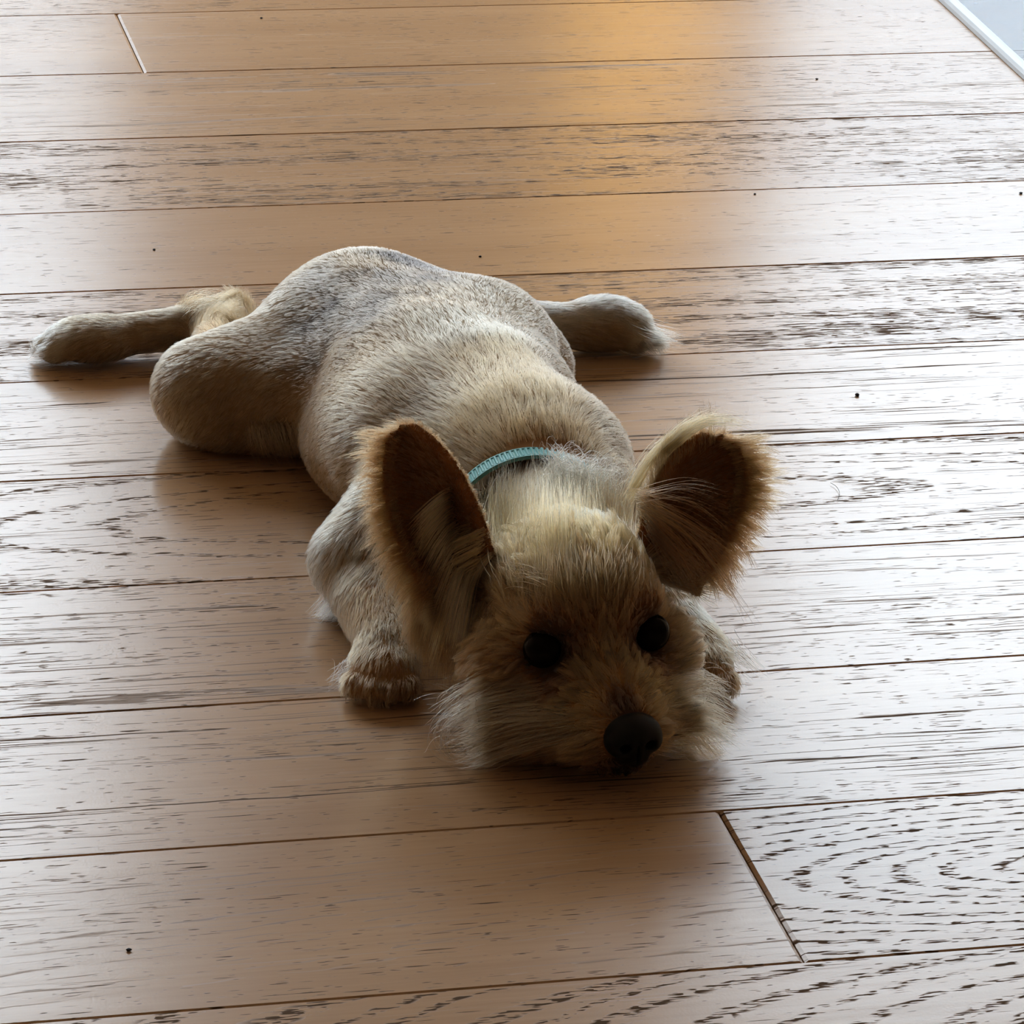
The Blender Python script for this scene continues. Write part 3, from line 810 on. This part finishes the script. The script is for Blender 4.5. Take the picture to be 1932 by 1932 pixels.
# ------------------------------------------------------------------ long hair, laid lock by lock
def bez(C, k):
    """smooth curve through the control points, k samples"""
    C = np.asarray(C); m = len(C)
    if m == 2: C = np.array([C[0], (C[0] + C[1]) / 2, C[1]]); m = 3
    x = np.linspace(0, m - 1, k); out = []
    for v in x:
        i = min(int(v), m - 2); t = v - i
        p0, p1, p2, p3 = C[max(i - 1, 0)], C[i], C[i + 1], C[min(i + 2, m - 1)]
        out.append(0.5 * (2 * p1 + (p2 - p0) * t + (2 * p0 - 5 * p1 + 4 * p2 - p3) * t * t + (3 * p1 - p0 - 3 * p2 + p3) * t ** 3))
    return np.array(out)


LOCKS = {}


def lock(kind, ctrl, n, s0=0.0015, s1=0.004, col='tan', rad=0.00011, k=9, cut=(0.7, 1.0), snap=False):
    base = bez(ctrl, 40)
    P = np.zeros((n, k, 3))
    o0 = rng.normal(size=(n, 3)) * s0; o1 = o0 * 0.4 + rng.normal(size=(n, 3)) * s1
    L = rng.uniform(*cut, n)
    wav = rng.normal(size=(n, 3)) * s1 * 0.5
    for i in range(k):
        t = i / (k - 1) * L
        x = t * 39; a = np.minimum(x.astype(int), 38); f_ = (x - a)[:, None]
        P[:, i] = base[a] * (1 - f_) + base[a + 1] * f_ + o0 * (1 - t)[:, None] + o1 * t[:, None] + wav * np.sin(np.pi * t)[:, None]
    if snap:                      # plant every root on the skin
        near = [bvh.find_nearest(Vector(q)) for q in P[:, 0]]
        dl = np.array([np.array(h[0]) - np.array(h[1]) * 0.0008 for h in near]) - P[:, 0]
        P += dl[:, None, :] * ((1 - np.linspace(0, 1, k)) ** 2)[None, :, None]
    c = np.array(PAL[col]) if isinstance(col, str) else np.array(col)
    C = np.clip(c * (1 + rng.normal(size=(n, 1)) * 0.2) * (1 + rng.normal(size=(n, 3)) * 0.03), 0.008, 0.9)
    LOCKS.setdefault(kind, []).append((P, np.full(n, rad) * rng.uniform(0.7, 1.2, n), C, k))


def fan(kind, A, Bm, Ct, m, n, **kw):
    """m locks whose root, middle and tip slide along three polylines"""
    for i in range(m):
        t = (i + rng.uniform(-0.3, 0.3)) / max(m - 1, 1); t = min(max(t, 0), 1)
        lock(kind, [bez(q, 30)[int(round(t * 29))] for q in (A, Bm, Ct)], n, **kw)


def ear_fringe(E, side, s0, s1, m, n, ln, col, a0=0.5, a1=-0.6, back=0.1, droop=0.25, kind='ear_fringe'):
    pts, nrm, S, Tt, wd = E
    j = 0 if side < 0 else pts.shape[1] - 1
    ax = pts[-1].mean(0) - pts[0].mean(0); ax /= np.linalg.norm(ax)
    for i in range(m):
        s = s0 + (s1 - s0) * (i + rng.uniform(-0.4, 0.4)) / max(m - 1, 1); s = min(max(s, 0.0), 0.999)
        r = (s + 0.08) / 1.08 * (pts.shape[0] - 1); a = min(int(r), pts.shape[0] - 2); f_ = r - a
        root = pts[a, j] * (1 - f_) + pts[a + 1, j] * f_
        d = side * wd + ax * (a1 + (a0 - a1) * s) - nrm * back
        d /= np.linalg.norm(d); L = ln * rng.uniform(0.8, 1.2)
        mid = root + d * L * 0.5; tip = root + d * L - up * L * droop + rng.normal(size=3) * L * 0.08
        lock(kind, [root - d * 0.004, mid, tip], n, s0=0.0009, s1=0.0010, col=col, rad=0.00012, k=7)


# ---- left ear (in the picture)
ear_fringe(EAR_L, -1, 0.02, 0.97, 40, 26, 0.0155, 'rust', a0=0.75, a1=-0.55, droop=0.2)
ear_fringe(EAR_L, -1, 0.02, 0.60, 24, 16, 0.019, 'tan', a0=0.3, a1=-0.7, droop=0.3)
fan('ear_hair', [on(905, 930), on(918, 985), at_y(926, 1050, 1.576)], [on(842, 930, .007), on(848, 1005, .009), on(893, 1105, .009)],
    [on(772, 990, .004), on(785, 1115, .005), at_y(868, 1245, 1.560)], 30, 14, s0=0.0006, s1=0.0010, col=(0.62, 0.36, 0.16), k=11, cut=(0.8, 1.0), rad=0.00017)  # strand colour raised to stand in for missing front light
fan('ear_hair', [on(905, 945), on(912, 1000), on(900, 1090)], [on(830, 965, .002), on(822, 1050, .003), on(850, 1150, .005)],
    [on(775, 1050, .002), on(772, 1150, .003), at_y(815, 1270, 1.572)], 24, 14, s0=0.0010, s1=0.0016, col='gold', k=11, rad=0.00015)
fan('ear_hair', [on(810, 1080), on(850, 1100), on(890, 1120)], [on(775, 1160, .003), on(815, 1180, .004), on(880, 1190, .005)],
    [at_y(768, 1230, 1.590), at_y(810, 1285, 1.578), at_y(868, 1290, 1.568)], 30, 40, s0=0.0020, s1=0.0026, col='rust', k=9)
fan('ear_hair', [on(895, 1080), on(915, 1110), on(930, 1150)], [on(880, 1150, .005), on(905, 1170, .005), on(925, 1190, .004)],
    [at_y(862, 1255, 1.562), at_y(880, 1250, 1.558), at_y(905, 1245, 1.552)], 12, 60, s0=0.003, s1=0.003, col='tan', k=9, snap=True)
# ---- right ear
ear_fringe(EAR_R, -1, 0.10, 0.99, 36, 26, 0.0145, 'rust', a0=0.45, a1=-0.75, droop=0.1)
ear_fringe(EAR_R, -1, 0.55, 0.99, 18, 26, 0.018, 'tan', a0=0.7, a1=0.0, droop=0.1)
ear_fringe(EAR_R, 1, 0.25, 0.98, 24, 24, 0.011, 'tan', a0=2.2, a1=1.6, droop=-0.1)
for c_, n, sp in (([(1195, 925), (1245, 850), (1305, 796)], 60, .0022), ([(1190, 905), (1228, 855), (1262, 826)], 9, .001), ([(1225, 880), (1290, 812), (1355, 778)], 60, .002),
                  ([(1250, 850), (1330, 790), (1420, 800)], 70, .002), ([(1185, 940), (1225, 870), (1275, 815)], 50, .002)):
    lock('ear_fringe', [at_y(*q, 1.618) for q in c_], n, s0=0.0015, s1=sp, col='gold')
for c_, n, sp, cl in (([(1205, 932), (1300, 925), (1395, 972)], 7, .0010, 'brown'), ([(1205, 928), (1310, 950), (1388, 1012)], 12, .0012, 'rust'), ([(1208, 925), (1300, 905), (1380, 925)], 5, .0010, 'brown'),
                      ([(1210, 940), (1300, 985), (1392, 1052)], 30, .0012, 'rust'), ([(1215, 950), (1320, 1010), (1396, 1088)], 26, .001, 'brown'),
                      ([(1218, 955), (1310, 1020), (1390, 1125)], 24, .0014, 'tan'), ([(1220, 955), (1315, 1025), (1385, 1120), (1432, 1185)], 9, .001, 'brown'),
                      ([(1220, 960), (1310, 1030), (1372, 1110), (1408, 1175)], 6, .001, 'brown'),
                      ([(1215, 960), (1285, 1025), (1338, 1112)], 50, .003, 'rust'), ([(1225, 985), (1275, 1060), (1310, 1120)], 90, .003, 'brown'), ([(1230, 1000), (1300, 1060), (1345, 1090)], 90, .003, 'brown')):
    lock('ear_hair', [at_y(q[0], q[1], 1.590 + 0.004 * i) for i, q in enumerate(c_)], n, s0=0.0015, s1=sp, col=cl, k=11)
# ---- crown and nape
fan('crown_hair', [on(940, 1080, -.002), on(1060, 1100, -.002), on(1190, 1060, -.002)], [on(935, 985, .008), on(1060, 1000, .009), on(1185, 985, .008)],
    [at_y(930, 912, 1.606), at_y(1060, 905, 1.612), at_y(1195, 905, 1.622)], 34, 50, s0=0.0065, s1=0.0032, col='gold', k=9, rad=0.00011, snap=True)
fan('crown_hair', [on(935, 1000), on(1050, 1010), on(1180, 985)], [on(940, 935, .006), on(1060, 925, .006), on(1180, 925, .006)],
    [at_y(950, 893, 1.63), at_y(1060, 878, 1.64), at_y(1160, 884, 1.645)], 22, 45, s0=0.004, s1=0.004, col='beige', k=8, snap=True)
for c_ in ([(1040, 915), (1060, 885), (1090, 875)], [(1090, 920), (1110, 885), (1135, 880)], [(1130, 920), (1150, 890), (1165, 900)], [(1060, 905), (1050, 870), (1045, 855)], [(1100, 905), (1080, 878), (1062, 866)]):
    lock('crown_hair', [at_y(*q, 1.648) for q in c_], 120, s0=0.004, s1=0.004, col='cream')
fan('crown_hair', [on(965, 1118, -.002), on(1075, 1135, -.002), on(1185, 1100, -.002)], [on(955, 1085, .005), on(1065, 1090, .006), on(1190, 1060, .005)],
    [on(945, 1015, .009), on(1060, 1010, .010), on(1192, 1000, .009)], 26, 34, s0=0.006, s1=0.003, col='tan', k=9, rad=0.00011, snap=True)
# ---- brow tufts
lock('crown_hair', [on(950, 1085), on(1000, 1090, .004), on(1050, 1112, .004)], 50, s0=0.004, s1=0.003, col='tan', snap=True)
# ---- moustache and cheek hair
for c_, n, cl, sp in (([(1075, 1345), (950, 1360), (850, 1405)], 130, 'sand', .004), ([(1085, 1375), (965, 1405), (862, 1447)], 150, 'beige', .003),
                      ([(1095, 1420), (985, 1440), (882, 1456)], 150, 'beige', .003), ([(1010, 1300), (905, 1325), (838, 1368)], 80, 'sand', .004),
                      ([(940, 1315), (850, 1350), (832, 1400), (868, 1448)], 40, 'beige', .0022), ([(1110, 1445), (1030, 1462), (960, 1465)], 110, 'tan', .003),
                      ([(900, 1270), (855, 1310), (836, 1345)], 40, 'sand', .004)):
    lock('beard', [on(q[0], q[1], 0.003) if q[0] > 930 else at_y(q[0], q[1], 1.530) for q in c_], n, s0=0.003, s1=sp, col=cl, rad=0.00012, k=9, snap=True)
for c_, n, cl, sp in (([(1255, 1335), (1325, 1328), (1388, 1368)], 120, 'sand', .003), ([(1262, 1375), (1330, 1366), (1390, 1396)], 130, 'beige', .0028),
                      ([(1255, 1412), (1312, 1410), (1365, 1440)], 100, 'tan', .003), ([(1270, 1300), (1330, 1290), (1375, 1330)], 110, 'sand', .003), ([(1240, 1400), (1300, 1395), (1350, 1415)], 120, 'tan', .004), ([(1245, 1360), (1310, 1352), (1370, 1385)], 120, 'sand', .004)):
    lock('beard', [on(q[0], q[1], 0.004) if q[0] < 1300 else at_y(q[0], q[1], 1.548) for q in c_], n, s0=0.003, s1=sp, col=cl, rad=0.00012, k=9, snap=True)
# ---- feet, hocks, elbows
for c_, y, n, cl in (([(120, 655), (85, 668), (58, 676)], 1.952, 90, 'pale'), ([(130, 670), (95, 680), (62, 684)], 1.950, 60, 'pale'),
                     ([(1195, 620), (1235, 632), (1283, 640)], 2.008, 110, 'cream'), ([(1190, 640), (1225, 645), (1262, 644)], 2.004, 90, 'cream'),
                     ([(1370, 1225), (1392, 1245), (1422, 1268)], 1.612, 60, 'cream'), ([(660, 1260), (645, 1280), (632, 1292)], 1.592, 60, 'pale'),
                     ([(655, 1105), (625, 1140), (600, 1165)], 1.664, 160, 'pale'), ([(665, 1120), (640, 1165), (618, 1180)], 1.662, 140, 'pale'),
                     ([(345, 610), (365, 575), (410, 570), (428, 600)], 1.978, 160, 'tan'), ([(360, 615), (385, 580), (422, 585), (432, 605)], 1.968, 160, 'sand'),
                     ([(350, 600), (355, 575), (352, 560)], 1.980, 90, 'tan')):
    lock('leg_hair', [at_y(*q, y) for q in c_], n, s0=0.0035, s1=0.0025, col=cl)
for i in range(16):       # fringe between thigh and floor
    x = 470 + 9 * i
    r_ = on(x, 800, 0.0)
    if r_[1] > 1.8:
        lock('leg_hair', [r_, r_ + np.array([0.003, -0.006, -0.008]), r_ + np.array([0.006, -0.006, -0.017])], 24, s0=0.002, s1=0.002, col='sand')
# ---- whiskers
for c_ in ([(905, 1330), (830, 1308), (762, 1322)], [(900, 1345), (840, 1340), (790, 1342)], [(890, 1325), (845, 1305), (800, 1300)], [(880, 1370), (830, 1350), (815, 1358)],
           [(880, 1400), (835, 1395), (800, 1440)], [(1290, 1300), (1330, 1280), (1362, 1275)], [(1290, 1310), (1345, 1290), (1385, 1300)]):
    lock('whiskers', [at_y(*q, 1.535 if q[0] < 1000 else 1.56) for q in c_], 2, s0=0.001, s1=0.002, col='pale', rad=0.00014)
NAMES = {'ear_fringe': 'golden fringe along the ear edges', 'ear_hair': 'long brown strands sweeping across the ears', 'crown_hair': 'golden tuft on top of the head',
         'beard': 'wispy moustache and cheek hair', 'leg_hair': 'pale tufts on feet, hocks and elbows', 'whiskers': 'thin white whiskers'}
for kind, L in LOCKS.items():
    for kk in sorted({q[3] for q in L}):
        sel = [q for q in L if q[3] == kk]
        hair_object(kind, np.concatenate([q[0] for q in sel]), np.concatenate([q[1] for q in sel]), np.concatenate([q[2] for q in sel]), NAMES[kind])

# ------------------------------------------------------------------ eyes and nose
m_eye, nt, b = mat('wet_dark_eye')
lw = nt.nodes.new('ShaderNodeTexNoise'); lw.inputs['Scale'].default_value = 400
mr = nt.nodes.new('ShaderNodeMixRGB'); mr.inputs[1].default_value = (0.004, 0.003, 0.003, 1); mr.inputs[2].default_value = (0.012, 0.007, 0.004, 1)
nt.links.new(lw.outputs['Fac'], mr.inputs[0]); nt.links.new(mr.outputs[0], b.inputs['Base Color'])
b.inputs['Roughness'].default_value = 0.06; b.inputs['Specular IOR Level'].default_value = 0.07
for s_ in (-1, 1):
    V, Q = [], []
    nu, nv = 28, 18
    c = hp(s_ * 0.0245, -0.0025, 0.0)
    for i in range(nv + 1):
        for j in range(nu):
            a, e = math.pi * i / nv, 2 * math.pi * j / nu
            n = fh * math.cos(a) + rh * math.sin(a) * math.cos(e) + uh * math.sin(a) * math.sin(e)
            V.append(c + n * 0.0083)
    for i in range(nv):
        for j in range(nu):
            Q.append((i * nu + j, i * nu + (j + 1) % nu, (i + 1) * nu + (j + 1) % nu, (i + 1) * nu + j))
    part('eye', fast_mesh('eye', W(np.array(V)), np.array(Q)), m_eye)['label'] = 'dark glossy eye'

m_nose, nt, b = mat('black_nose')
vo = nt.nodes.new('ShaderNodeTexVoronoi'); vo.inputs['Scale'].default_value = 1400
mr = nt.nodes.new('ShaderNodeMixRGB'); mr.inputs[1].default_value = (0.004, 0.0035, 0.0035, 1); mr.inputs[2].default_value = (0.010, 0.008, 0.007, 1)
nt.links.new(vo.outputs['Distance'], mr.inputs[0]); nt.links.new(mr.outputs[0], b.inputs['Base Color'])
b.inputs['Roughness'].default_value = 0.4; b.inputs['Specular IOR Level'].default_value = 0.2
bp = nt.nodes.new('ShaderNodeBump'); bp.inputs['Strength'].default_value = 0.4; bp.inputs['Distance'].default_value = 0.0004
nt.links.new(vo.outputs['Distance'], bp.inputs['Height']); nt.links.new(bp.outputs[0], b.inputs['Normal'])
h_ = 0.0006
ga = np.arange(-0.017, 0.0171, h_)
R_, F_, U_ = np.meshgrid(ga, ga, ga, indexing='ij')


def e3(c, r):
    q = np.sqrt(((R_ - c[0]) / r[0]) ** 2 + ((F_ - c[1]) / r[1]) ** 2 + ((U_ - c[2]) / r[2]) ** 2)
    return (q - 1) * min(r)


dn = smin(e3((0, 0, 0.0015), (0.0122, 0.0092, 0.0092)), e3((0, -0.0005, -0.0065), (0.0078, 0.0078, 0.0072)), 0.003)
for s_ in (-1, 1):
    dn = smin(dn, e3((s_ * 0.0072, 0.001, -0.001), (0.0052, 0.0072, 0.0058)), 0.002)
    dn = -smin(-dn, e3((s_ * 0.0056, 0.0078, -0.0008), (0.0026, 0.0048, 0.0021)), 0.0008)
dn = -smin(-dn, e3((0, 0.0085, -0.007), (0.0007, 0.003, 0.0075)), 0.0008)
nv_, nq_ = surface_nets(dn.astype(np.float32), np.array([ga[0]] * 3), h_)
NC = hp(0.0018, 0.0405, -0.0250)
part('nose', fast_mesh('nose', W(NC + nv_[:, :1] * rh + nv_[:, 1:2] * fh + nv_[:, 2:] * uh), nq_), m_nose)['label'] = 'black leathery nose'

# ------------------------------------------------------------------ collar
m_web, nt, b = mat('turquoise_webbing')
nz = nt.nodes.new('ShaderNodeTexNoise'); nz.inputs['Scale'].default_value = 600
mr = nt.nodes.new('ShaderNodeMixRGB'); mr.inputs[1].default_value = (0.10, 0.38, 0.37, 1); mr.inputs[2].default_value = (0.18, 0.52, 0.49, 1)
nt.links.new(nz.outputs['Fac'], mr.inputs[0]); nt.links.new(mr.outputs[0], b.inputs['Base Color']); b.inputs['Roughness'].default_value = 0.45
m_edge = plain('pale_turquoise_edge', (0.16, 0.46, 0.44), 0.6)
e_r = np.cross(CA, up); e_r /= np.linalg.norm(e_r); e_u = np.cross(e_r, CA); e_u = e_u if e_u[2] > 0 else -e_u
collar = bpy.data.objects.new('dog_collar', None); COL.objects.link(collar)
collar.location = W(CC)
tag(collar, 'ribbed turquoise webbing collar around the neck of the dog', 'collar')


def ring_band(name, w0, w1, r0, r1, nseg, rib, material):
    V, Q = [], []
    for i in range(nseg):
        a = 2 * math.pi * i / nseg
        d = e_r * math.cos(a) * (1.04 if math.sin(a) > 0 else 1.04 + 0.16 * math.sin(a)) + e_u * math.sin(a) * (1.0 if math.sin(a) > 0 else 0.9)
        ro_ = r1 + (rib if i % 4 in (0, 1) else 0.0)
        for (w_, r_) in ((w0, r0), (w0, ro_), (w1, ro_), (w1, r0)):
            p = CC + d * r_ + CA * w_
            V.append((p[0], p[1], max(p[2], 0.001)))
    for i in range(nseg):
        j = (i + 1) % nseg
        for q in range(4): Q.append((4 * i + q, 4 * i + (q + 1) % 4, 4 * j + (q + 1) % 4, 4 * j + q))
    me = fast_mesh(name, W(np.array(V)), np.array(Q))
    me.polygons.foreach_set('use_smooth', np.zeros(len(me.polygons), bool))
    me.materials.append(material)
    o = bpy.data.objects.new(name, me); COL.objects.link(o); o.parent = collar
    o.matrix_parent_inverse = Matrix.Translation(-Vector(W(CC)))
    return o


RC = 0.0405
ring_band('webbing', -0.0062, 0.0062, RC - 0.0012, RC, 4 * 108, 0.0007, m_web)
ring_band('edge_binding', 0.0062, 0.0076, RC - 0.0012, RC + 0.0005, 200, 0, m_edge)
ring_band('edge_binding', -0.0076, -0.0062, RC - 0.0012, RC + 0.0005, 200, 0, m_edge)

# ------------------------------------------------------------------ clear plastic mat at the far right
MX, MY0, MY1 = 0.936, 1.60, 3.05
m_clear, nt, b = mat('clear_plastic')
out = nt.nodes['Material Output']
tr = nt.nodes.new('ShaderNodeBsdfTransparent'); tr.inputs['Color'].default_value = (0.96, 0.98, 1.0, 1)
nz = nt.nodes.new('ShaderNodeTexNoise'); nz.inputs['Scale'].default_value = 60
cr = nt.nodes.new('ShaderNodeMapRange'); cr.inputs['To Min'].default_value = 0.20; cr.inputs['To Max'].default_value = 0.34
nt.links.new(nz.outputs['Fac'], cr.inputs['Value'])
b.inputs['Base Color'].default_value = (0.62, 0.68, 0.74, 1); b.inputs['Roughness'].default_value = 0.3; b.inputs['Specular IOR Level'].default_value = 0.6
mx = nt.nodes.new('ShaderNodeMixShader')
nt.links.new(cr.outputs[0], mx.inputs[0]); nt.links.new(tr.outputs[0], mx.inputs[1]); nt.links.new(b.outputs[0], mx.inputs[2]); nt.links.new(mx.outputs[0], out.inputs['Surface'])
m_lip = plain('edge_window_glare', (0.80, 0.82, 0.84), 0.22)  # white stands in for the window reflected in the bevelled edge
mat_o = bpy.data.objects.new('floor_mat', None); COL.objects.link(mat_o); mat_o.location = (1.4, 2.3, 0.0)
tag(mat_o, 'clear plastic floor mat with a glossy edge, window glare painted white, in the far right corner', 'mat')


def child(name, V, Fc, m, par, loc):
    o = mesh_obj(name, [(v[0] - loc[0], v[1] - loc[1], v[2] - loc[2]) for v in V], Fc, m, par)
    return o


V, Fc = box_geo(MX + 0.011, 1.85, MY0 + 0.011, MY1 - 0.011, 0.0003, 0.0026)
child('sheet', V, Fc, m_clear, mat_o, mat_o.location)
prof = [(0.0, 0.0003), (0.0006, 0.0028), (0.0030, 0.0042), (0.0072, 0.0042), (0.0080, 0.0034), (0.0110, 0.0030), (0.0110, 0.0003)]
V = [(MX + a, y, z) for y in (MY0, MY1) for a, z in prof]
n = len(prof)
Fc = [(i, i + n, (i + 1) % n + n, (i + 1) % n) for i in range(n)] + [tuple(range(n))[::-1], tuple(range(n, 2 * n))]
child('edge_strip', V, Fc, m_lip, mat_o, mat_o.location)['label'] = 'glossy raised edge with the window reflection painted white'

# ------------------------------------------------------------------ crumbs and a stray hair on the boards
m_crumb = plain('dark_crumb', (0.03, 0.022, 0.018), 0.8)
CR = [(1617, 747, 1.3, 'dark crumb on the boards right of the hind paw'), (1424, 367, 0.7, 'tiny dark crumb on the pale smooth board'), (1926, 366, 1.1, 'dark crumb at the right end of the pale smooth board'),
      (1541, 150, 0.8, 'tiny dark crumb between the golden glow and the plastic mat'), (243, 1794, 1.0, 'dark crumb on the nearest board at the left'),
      (906, 485, 0.8, 'tiny dark crumb just behind the rump of the dog'), (291, 472, 0.8, 'tiny dark crumb on the board behind the left hind paw'), (493, 35, 0.8, 'tiny dark crumb right of the far bright board end')]
for px, py, r_, lab in CR:
    c = W(at_z(px, py, 0.0)); V = []
    for i in range(3):
        for j in range(6):
            a = j * math.pi / 3 + random.uniform(-.3, .3); rr = (0.7, 1.0, 0.55)[i] * random.uniform(0.7, 1.2) * r_ * 0.001
            V.append((rr * 1.3 * math.cos(a), rr * math.sin(a), (0.0, 0.45, 0.95)[i] * r_ * 0.001))
    Fc = [(5, 4, 3, 2, 1, 0), (12, 13, 14, 15, 16, 17)] + [(i * 6 + j, i * 6 + (j + 1) % 6, i * 6 + 6 + (j + 1) % 6, i * 6 + 6 + j) for i in range(2) for j in range(6)]
    o = mesh_obj('crumb', V, Fc, m_crumb); o.location = (c[0], c[1], 0.0001)
    tag(o, lab, 'crumb', 'crumbs on the floorboards')
pth = bez([at_z(x, y, 0.0008) for x, y in ((1567, 911), (1578, 918), (1584, 930), (1580, 944))], 14)
V, Fc = [], []
for i, p in enumerate(W(pth)):
    for a in range(5):
        V.append((p[0] + 0.00012 * math.cos(a * 1.2566), p[1], p[2] + 0.00012 * math.sin(a * 1.2566)))
for i in range(len(pth) - 1):
    for a in range(5): Fc.append((i * 5 + a, i * 5 + (a + 1) % 5, i * 5 + 5 + (a + 1) % 5, i * 5 + 5 + a))
tag(mesh_obj('stray_hair', V, Fc, m_crumb), 'single curled dark hair lying on the boards right of the ear', 'hair')
